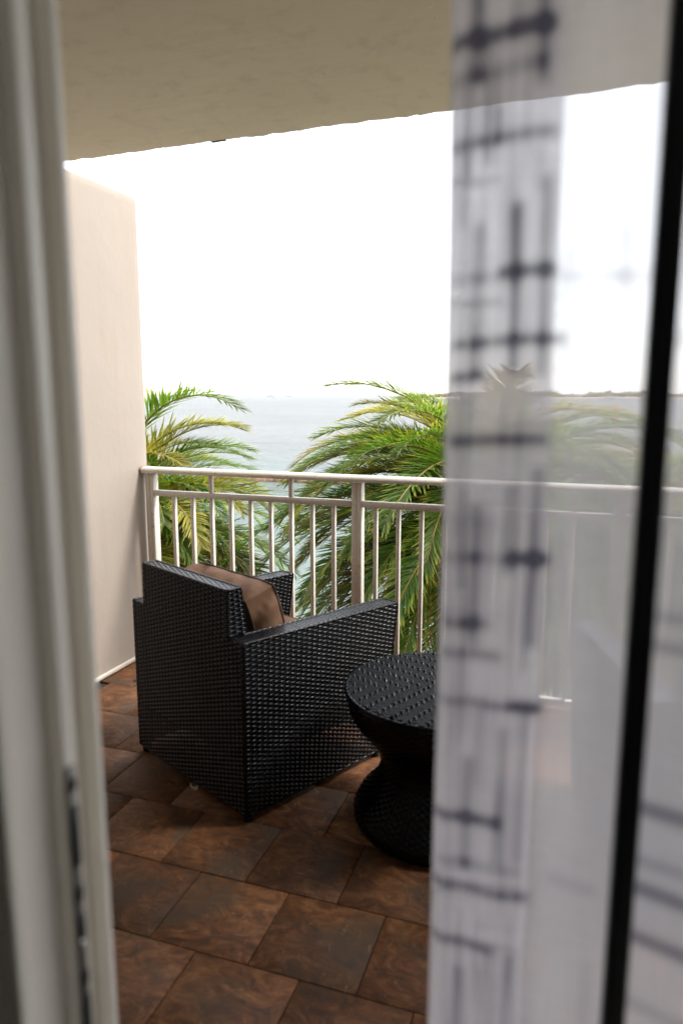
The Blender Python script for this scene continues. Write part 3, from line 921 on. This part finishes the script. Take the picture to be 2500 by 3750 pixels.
# body: horizontal strands woven round stakes
mb = MB()
nb = 52; na = 96; m = na * 3
zz_ = (np.arange(nb) + .5) / nb * .485
k = np.array([-1, 0, 1])[None, None, :]
A = np.broadcast_to(np.linspace(0, 2 * np.pi, m, endpoint=False)[None, :, None], (nb, m, 3))
Z_ = zz_[:, None, None] + k * .0043 + 0 * A
RR = rprof(Z_) + .002 * np.sin(A * na / 2 + np.pi * np.arange(nb)[:, None, None]) + (1 - np.abs(k)) * .0012
V = np.stack([RR * np.cos(A), RR * np.sin(A), Z_], -1)
idx = np.arange(nb * m * 3).reshape(nb, m, 3); nx_ = np.roll(idx, -1, 1)
Q = np.stack([idx[:, :, :-1], nx_[:, :, :-1], nx_[:, :, 1:], idx[:, :, 1:]], -1).reshape(-1, 4)
mb.add(V.reshape(-1, 3), Q)
mb.build('base', M_wick, tab, smooth=True)
mb = MB(); zc_ = np.linspace(.002, .480, 30)
mb.tube([(0, 0, z) for z in zc_], rprof(zc_) - .006, 40); mb.build('inner_frame', M_core, tab, smooth=True)
# rim
mb = MB()
thh = np.linspace(0, 2 * np.pi, 260, endpoint=False)
for (rr_, z_, rad) in ((TR - .003, TH - .006, .0075), (TR - .002, TH - .018, .0075)):
    mb.tube(np.stack([rr_ * np.cos(thh), rr_ * np.sin(thh), np.full(260, z_)], -1), rad * (1 + .12 * np.sin(np.arange(260) * 1.9)), 8, close=True)
mb.build('rim', M_wick, tab, smooth=True)
# top: chevron twill of triple wires
mb = MB()
rot_ = R(20 - 0)
def addstrip(xa, xb, yc, zf, wid, n, axis, clipr):
    pass
pr, pc = .0200, .0185
ncols = int(2 * TR / pc) + 2; nrows = int(2 * TR / pr) + 2
def over(r, c):      # True where the crosswise strand lies on top
    q = c + abs(r) if c < 0 or True else c - abs(r)
    return ((q if r >= 0 else q + 1) % 4) in (0,)
cr, srn = math.cos(rot_), math.sin(rot_)
def rot2(P):
    P = np.array(P); x = P[..., 0] * cr - P[..., 1] * srn; y = P[..., 0] * srn + P[..., 1] * cr
    return np.stack([x, y, P[..., 2]], -1)
rt_ = np.random.default_rng(5)
for ri in range(-nrows // 2, nrows // 2 + 1):
    yc = ri * pr
    if abs(yc) > TR - .012: continue
    hw = math.sqrt((TR - .006) ** 2 - yc ** 2)
    nx = max(6, int(2 * hw / (pc / 3)))
    xs_ = np.linspace(-hw, hw, nx)
    hz_ = np.zeros(nx)
    for i_, x_ in enumerate(xs_):
        c_ = int(round(x_ / pc)); d_ = abs(x_ / pc - c_)
        dn = 1.0 if over(ri, c_) else 0.0
        hz_[i_] = .0018 - .0042 * dn * (1 - d_ * 1.2)
    for wv in (-1, 0, 1):      # three round wires per strand
        yw = yc + wv * .0062 + rt_.normal(0, .0003)
        P_ = np.stack([xs_, np.full(nx, yw) + rt_.normal(0, .0002, nx), TH + hz_ + rt_.normal(0, .00015, nx)], -1)
        mb.tube(rot2(P_), .0032, 6, caps=False, rz=.6)
for ci in range(-ncols // 2, ncols // 2 + 1):
    xc = ci * pc
    if abs(xc) > TR - .012: continue
    hw = math.sqrt((TR - .006) ** 2 - xc ** 2)
    ny_ = max(6, int(2 * hw / (pr / 4)))
    ys_ = np.linspace(-hw, hw, ny_)
    hz_ = np.zeros(ny_)
    for i_, y_ in enumerate(ys_):
        r_ = int(round(y_ / pr)); d_ = abs(y_ / pr - r_)
        up1 = 1.0 if over(r_, ci) else 0.0
        hz_[i_] = -.0040 + .0118 * up1 * max(0, 1 - (d_ * 1.9) ** 2)
    P_ = np.stack([np.full(ny_, xc), ys_, TH + hz_], -1)
    mb.tube(rot2(P_), .0055, 8, caps=False)
top = mb.build('tabletop', M_wick, tab, smooth=True)
mb = MB(); mb.tube([(0, 0, .478), (0, 0, .4925)], .316, 48); mb.build('inner_frame', M_core, top)

# ------------------------------------------------------------------ palms
def frond_mesh(name, L, e0, bend, mat, seed, n=100, lmax=.36, twist=0.0):
    rg_ = np.random.default_rng(seed)
    m = 40
    s = np.linspace(0, 1, m)
    el = R(e0) - R(bend) * s ** 1.25
    yaw_ = R(rg_.uniform(-10, 10)) * s ** 1.5
    d = np.stack([np.cos(el) * np.cos(yaw_), np.cos(el) * np.sin(yaw_), np.sin(el)], -1)
    P = np.vstack([[0, 0, 0], np.cumsum(d[:-1] * L / (m - 1), 0)])
    def at(q): return np.array([np.interp(q, s, P[:, k]) for k in range(3)]), np.array([np.interp(q, s, d[:, k]) for k in range(3)])
    Vs = []; Q = []; T = []; al = []; nv = 0
    for side in (-1, 1):
        for i in range(n):
            q = .10 + .90 * (i + rg_.uniform(-.3, .3)) / n
            q = min(max(q, .08), .999)
            p, t = at(q); t /= np.linalg.norm(t)
            B = np.cross([0, 0, 1.0], t); 
            if np.linalg.norm(B) < .1: B = np.array([0, 1.0, 0])
            B /= np.linalg.norm(B); N = np.cross(t, B)
            tw = twist * q; B, N = B * math.cos(tw) + N * math.sin(tw), N * math.cos(tw) - B * math.sin(tw)
            ll = lmax * (.30 + .70 * math.sin(math.pi * min(1, .12 + q * .62) ) ** .8) * (1 - .55 * max(0, q - .55) / .45) * rg_.uniform(.88, 1.1)
            fw = R(38 + 22 * q + rg_.normal(0, 5)); upa = R(rg_.choice([12, 30, 46]) + rg_.normal(0, 6)) * (1 - .3 * q)
            dr = t * math.sin(fw) + (B * side * math.cos(upa) + N * math.sin(upa)) * math.cos(fw)
            dr /= np.linalg.norm(dr)
            wd = .0105 * rg_.uniform(.8, 1.15) * (1 - .25 * q)
            wdir = np.cross(dr, N); wdir /= np.linalg.norm(wdir) + 1e-9
            fold = np.cross(wdir, dr)
            sag = rg_.uniform(.03, .16)
            rows = []
            for f_, wf in ((0, .45), (.33, 1.0), (.70, .72)):
                c = p + dr * ll * f_ + np.array([0, 0, -1]) * sag * ll * f_ ** 2
                rows.append([c - wdir * wd * wf, c - fold * wd * .35 * wf, c + wdir * wd * wf])
            tip = p + dr * ll + np.array([0, 0, -1]) * sag * ll
            for r_ in rows: Vs += r_
            Vs.append(tip)
            for k in range(2):
                a_ = nv + k * 3
                Q.append([a_, a_ + 1, a_ + 4, a_ + 3]); Q.append([a_ + 1, a_ + 2, a_ + 5, a_ + 4])
            T.append([nv + 6, nv + 7, nv + 9]); T.append([nv + 7, nv + 8, nv + 9])
            al += [0, 0, 0, .33, .33, .33, .7, .7, .7, 1.0]
            nv += 10
    me = mesh_from(name, np.array(Vs), [np.array(Q), np.array(T)], [mat])
    a = me.attributes.new('along', 'FLOAT', 'POINT'); a.data.foreach_set('value', np.array(al, dtype=np.float32))
    mb = MB(); mb.tube(P, np.linspace(.016, .003, m), 6); rm = mb.mesh('midrib', [M_rachis], smooth=True)
    return me, rm
kinds = {}
def getf(cls, var, mat, key, L):
    k = (cls, var, key)
    if k not in kinds:
        e0, bend = {'spear': (84, 18), 'tall': (84, 104), 'high': (66, 84), 'mid': (48, 82), 'arch': (34, 84), 'flat': (12, 66), 'low': (-14, 52), 'hang': (-40, 38)}[cls]
        kinds[k] = frond_mesh('frond', L, e0 + (var - 1) * 5, bend + (var % 2) * 10, mat, hash_((cls, var, key)), twist=(var - 1) * .25)
    return kinds[k]
def hash_(t): return sum(ord(c) * (i + 3) for i, c in enumerate(str(t)))
def palm(label, loc, h, fr, seed, scale=1.0, nfill=134, gap=None):
    root = thing('date_palm', label, 'palm tree', (loc[0], loc[1], SEA + .5), 0, 'date palms beyond the railing')
    rg_ = np.random.default_rng(seed)
    zc = loc[2] - (SEA + .5)
    mb = MB(); zs = np.linspace(0, zc - .12, 36)
    mb.tube([(.05 * math.sin(z), 0, z) for z in zs], (.15 + .02 * (np.arange(36) % 2)) * np.linspace(1.15, 1.0, 36), 14)
    mb.build('trunk', M_trunk, root)
    mb = MB()
    for k in range(40):      # cut leaf bases round the crown
        a = k * 2.4; z = zc - .5 + .45 * k / 40; 
        mb.tube([(.10 * math.cos(a), .10 * math.sin(a), z), (.20 * math.cos(a), .20 * math.sin(a), z + .10)], [.035, .02], 5)
    mb.build('leaf_base', M_trunk, root)
    def put(az, cls, var, key, s=1.0, tilt=0.0):
        mat = {'g': M_leaf, 'y': M_leafy, 'o': M_leafo}[key]
        me, rm = getf(cls, var, mat, key, 2.05)
        f = link('frond', me, root)
        f.location = (.06 * math.cos(az), .06 * math.sin(az), zc - {'spear': .0, 'tall': 0, 'high': 0, 'mid': .03, 'arch': .06, 'flat': .12, 'low': .20, 'hang': .28}[cls])
        f.rotation_euler = (tilt, 0, az)
        f.scale = (s * scale,) * 3
        r_ = link('midrib', rm, f)
    for a in fr: put(*a)
    cl = ['high', 'mid', 'mid', 'arch', 'arch', 'flat', 'flat', 'flat', 'low', 'low', 'low', 'hang', 'hang']
    for i in range(nfill):
        t = (i + .5) / nfill
        c = cl[min(len(cl) - 1, int(t * len(cl)))]
        az = i * 2.39996 + rg_.uniform(-.2, .2)
        key = 'g'
        if c in ('low', 'hang') and rg_.random() < .45: key = 'o'
        elif rg_.random() < .28: key = 'y'
        if gap and gap(az, c): continue
        put(az, c, int(rg_.integers(0, 3)), key, rg_.uniform(.86, 1.06) * (.88 if c in ('high', 'mid') else 1.0), rg_.uniform(-.2, .2))
    return root
palm('big bushy date palm behind the middle of the railing, beside the curtain edge', (-.94, 6.3, .64), 0,
     [(R(178), 'arch', 1, 'g', 1.0, .1), (R(196), 'mid', 1, 'y', .92, 0), (R(165), 'high', 1, 'y', .80, 0), (R(186), 'mid', 2, 'g', .85, .1), (R(205), 'arch', 0, 'g', 1.0, 0), (R(186), 'flat', 0, 'g', 1.2, .1), (R(174), 'low', 1, 'g', 1.2, 0), (R(196), 'low', 0, 'g', 1.2, 0), (R(205), 'flat', 2, 'g', 1.15, 0), (R(165), 'low', 2, 'g', 1.15, 0), (R(192), 'hang', 1, 'g', 1.15, 0), (R(210), 'low', 2, 'o', 1.1, 0), (R(225), 'low', 1, 'o', 1.1, 0), (R(182), 'high', 1, 'y', .78, .1), (R(158), 'mid', 1, 'g', .9, 0), (R(200), 'high', 2, 'y', .72, 0), (R(176), 'flat', 1, 'g', .95, 0), (R(214), 'mid', 1, 'g', .9, 0), (R(190), 'arch', 2, 'y', .95, 0), (R(183), 'flat', 2, 'g', 1.0, .1), (R(150), 'high', 0, 'y', .8, 0)], 21)
palm('date palm with yellowing and sunlit-yellow fronds at the wall end of the railing', (-4.85, 6.2, .16), 0,
     [(R(-12), 'tall', 1, 'g', 1.22, 0), (R(8), 'tall', 0, 'y', .98, 0), (R(-25), 'high', 1, 'y', .9, .2), (R(-12), 'arch', 1, 'g', .95, 0), (R(-4), 'mid', 1, 'y', .9, 0), (R(10), 'high', 1, 'g', .9, 0), (R(-22), 'flat', 1, 'o', 1.1, 0), (R(-6), 'flat', 0, 'g', 1.15, 0), (R(3), 'arch', 2, 'g', 1.12, 0), (R(-14), 'flat', 2, 'o', 1.15, 0), (R(-12), 'low', 0, 'g', 1.15, 0), (R(12), 'low', 2, 'g', 1.2, 0), (R(-8), 'low', 1, 'o', .9, 0), (R(4), 'high', 2, 'y', .95, 0), (R(-16), 'mid', 1, 'g', .95, 0), (R(18), 'mid', 0, 'y', .9, 0), (R(-2), 'flat', 2, 'g', .9, 0), (R(-30), 'arch', 0, 'g', .9, 0)], 33)
palm('date palm at the right, seen only through the sheer curtain', (1.15, 6.5, .30), 0, [(R(178), 'arch', 1, 'y', .95, 0)], 45)

# ------------------------------------------------------------------ breakwater
mb = MB()
ico = np.array([[0, 0, 1], [.89, 0, .45], [.28, .85, .45], [-.72, .53, .45], [-.72, -.53, .45], [.28, -.85, .45], [.72, .53, -.45], [-.28, .85, -.45], [-.89, 0, -.45], [-.28, -.85, -.45], [.72, -.53, -.45], [0, 0, -1]])
icf = [[0, 1, 2], [0, 2, 3], [0, 3, 4], [0, 4, 5], [0, 5, 1], [1, 6, 2], [2, 7, 3], [3, 8, 4], [4, 9, 5], [5, 10, 1], [2, 6, 7], [3, 7, 8], [4, 8, 9], [5, 9, 10], [1, 10, 6], [11, 7, 6], [11, 8, 7], [11, 9, 8], [11, 10, 9], [11, 6, 10]]
rg = np.random.default_rng(8)
for x in np.arange(-19, 30, .16):
    for q in range(2):
        s_ = rg.uniform(.14, .30)
        Pp_ = ico * (s_ * rg.uniform(.8, 1.3, 3)) * rg.uniform(.85, 1.1, (12, 1)) + [x, 33.5 + (x + 16) * .11 + rg.uniform(-.35, .35), SEA + .02 + rg.uniform(-.05, .10)]
        mb.add(Pp_, None, icf)
bw = mb.build('rock_breakwater', M_rock)
bw['label'] = 'low line of rusty brown rocks in the water just under the handrail'; bw['category'] = 'breakwater'

# ------------------------------------------------------------------ far island
mb = MB()
def island_edge(x): return 790 + 18 * math.sin(x * .01) + (x + 200) * .30
xs_ = np.linspace(-206, 620, 160)
V = []; 
for x in xs_:
    y = island_edge(x); V += [(x, y, SEA - .1), (x, y + 6, SEA + .9), (x, y + 240, SEA + 1.2)]
mb.grid(np.array(V).reshape(-1, 3, 3)); mb.build('island', M_beach, kind='structure')
# tree mass: thousands of small leaf clumps on the island
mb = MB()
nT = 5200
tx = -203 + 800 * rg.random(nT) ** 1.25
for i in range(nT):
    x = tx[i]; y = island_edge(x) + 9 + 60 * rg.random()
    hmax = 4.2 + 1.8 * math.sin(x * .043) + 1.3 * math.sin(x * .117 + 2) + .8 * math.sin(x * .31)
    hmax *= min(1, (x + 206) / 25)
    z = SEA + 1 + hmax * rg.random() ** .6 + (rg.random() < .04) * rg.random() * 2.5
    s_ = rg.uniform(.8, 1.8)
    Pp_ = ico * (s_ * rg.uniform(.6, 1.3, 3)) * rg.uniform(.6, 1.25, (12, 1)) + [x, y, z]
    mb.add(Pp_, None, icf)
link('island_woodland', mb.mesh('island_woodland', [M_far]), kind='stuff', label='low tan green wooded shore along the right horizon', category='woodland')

# ------------------------------------------------------------------ boats and marker
def hull_pts(L, Bm, H):
    st_ = np.linspace(-1, 1, 15); G_ = []
    for s_ in st_:
        w_ = Bm / 2 * (1 - max(0, s_) ** 2.2) ** .9 * (1 - .18 * max(0, -s_) ** 2)
        sheer = H * (1 + .25 * s_ ** 2)
        G_.append([(s_ * L / 2 * (1 + .04 * k), sg * w_ * f_, z_) for sg, f_, z_, k in ((-1, 1, sheer, 1), (-1, .92, .35 * H, .6), (-1, .3, -.35 * H, 0), (1, .3, -.35 * H, 0), (1, .92, .35 * H, .6), (1, 1, sheer, 1))])
    return np.array(G_)
def yacht(label, x, y, L, masth, rz, twin=False, masts=1, hull=M_gel, group='boats at anchor near the horizon'):
    root = thing('sailing_yacht', label, 'boat', (x, y, SEA), rz, group)
    H = L * .085
    for dy in ((-L * .18, L * .18) if twin else (0,)):
        G_ = hull_pts(L, L * (.10 if twin else .26), H); G_[..., 1] += dy
        mb = MB(); mb.grid(G_)
        mb.grid(np.stack([G_[:, 0], G_[:, -1]], 1), flip=True)
        mb.add(G_[0], [[0, 1, 4, 5], [1, 2, 3, 4]])
        mb.build('hull', hull, root)
    wd = L * (.36 if twin else .16)
    mb = MB(); mb.box((-L * .25, -wd / 2, H), (L * .12, wd / 2, H + L * .075), L * .015); cb = mb.build('cabin', M_gel, root)
    mb = MB(); mb.box((-L * .20, -wd / 2 - .03, H + L * .028), (L * .08, wd / 2 + .03, H + L * .05)); mb.build('window', M_window, cb)
    for k in range(masts):
        xm = L * .10 - k * L * .30; hm = masth * (1 - .18 * k)
        mb = MB(); mb.tube([(xm, 0, H), (xm, 0, H + hm)], [L * .012, L * .007], 6); mb.build('mast', M_mast, root)
        mb = MB(); mb.tube([(xm, 0, H + L * .13), (xm - L * .27, 0, H + L * .14)], [L * .014, L * .012], 6); mb.build('boom', M_mast, root)
    mb = MB()
    for a_, b_ in (((L * .10, 0, H + masth), (L * .5, 0, H * 1.2)), ((L * .10, 0, H + masth), (-L * .48, 0, H * 1.2))):
        mb.tube([a_, b_], L * .0025, 4)
    mb.build('rigging', M_mast, root)
    return root
D0 = 1340
yacht('white catamaran with one mast, leftmost boat on the horizon', -.5923 * D0, D0, 22, 20, R(20), True)
yacht('white single masted sailing boat, middle of the three on the left horizon', -.4775 * D0 * .97, D0 * .97, 22, 20, R(-10))
yacht('small white two masted boat, rightmost of the three on the left horizon', -.4478 * D0, D0, 19, 14, R(15), False, 2)
yacht('white sailing boat moored before the wooded shore at right', .0069 * 800, 800, 12, 12, R(190), False, 1, M_gel)
yacht('dark brown hulled boat beside the black door stile', .0545 * 700, 700, 13, 9, R(175), False, 1, M_wood)
# channel marker
bu = thing('channel_marker', 'small orange channel marker post standing in the water', 'marker buoy', (2.6, 151, SEA))
mb = MB(); mb.tube([(0, 0, -.2), (0, 0, .12), (0, 0, .30), (0, 0, .34)], [.75, .8, .7, .25], 14); mb.build('float', M_buoy, bu, smooth=False)
mb = MB(); mb.tube([(0, 0, .3), (0, 0, 1.2)], .08, 8); mb.build('pole', M_buoy, bu)
mb = MB(); mb.tube([(0, 0, .95), (0, 0, 1.1), (0, 0, 1.9), (0, 0, 2.15)], [.12, .36, .34, .10], 12); mb.build('topmark', M_buoy, bu)
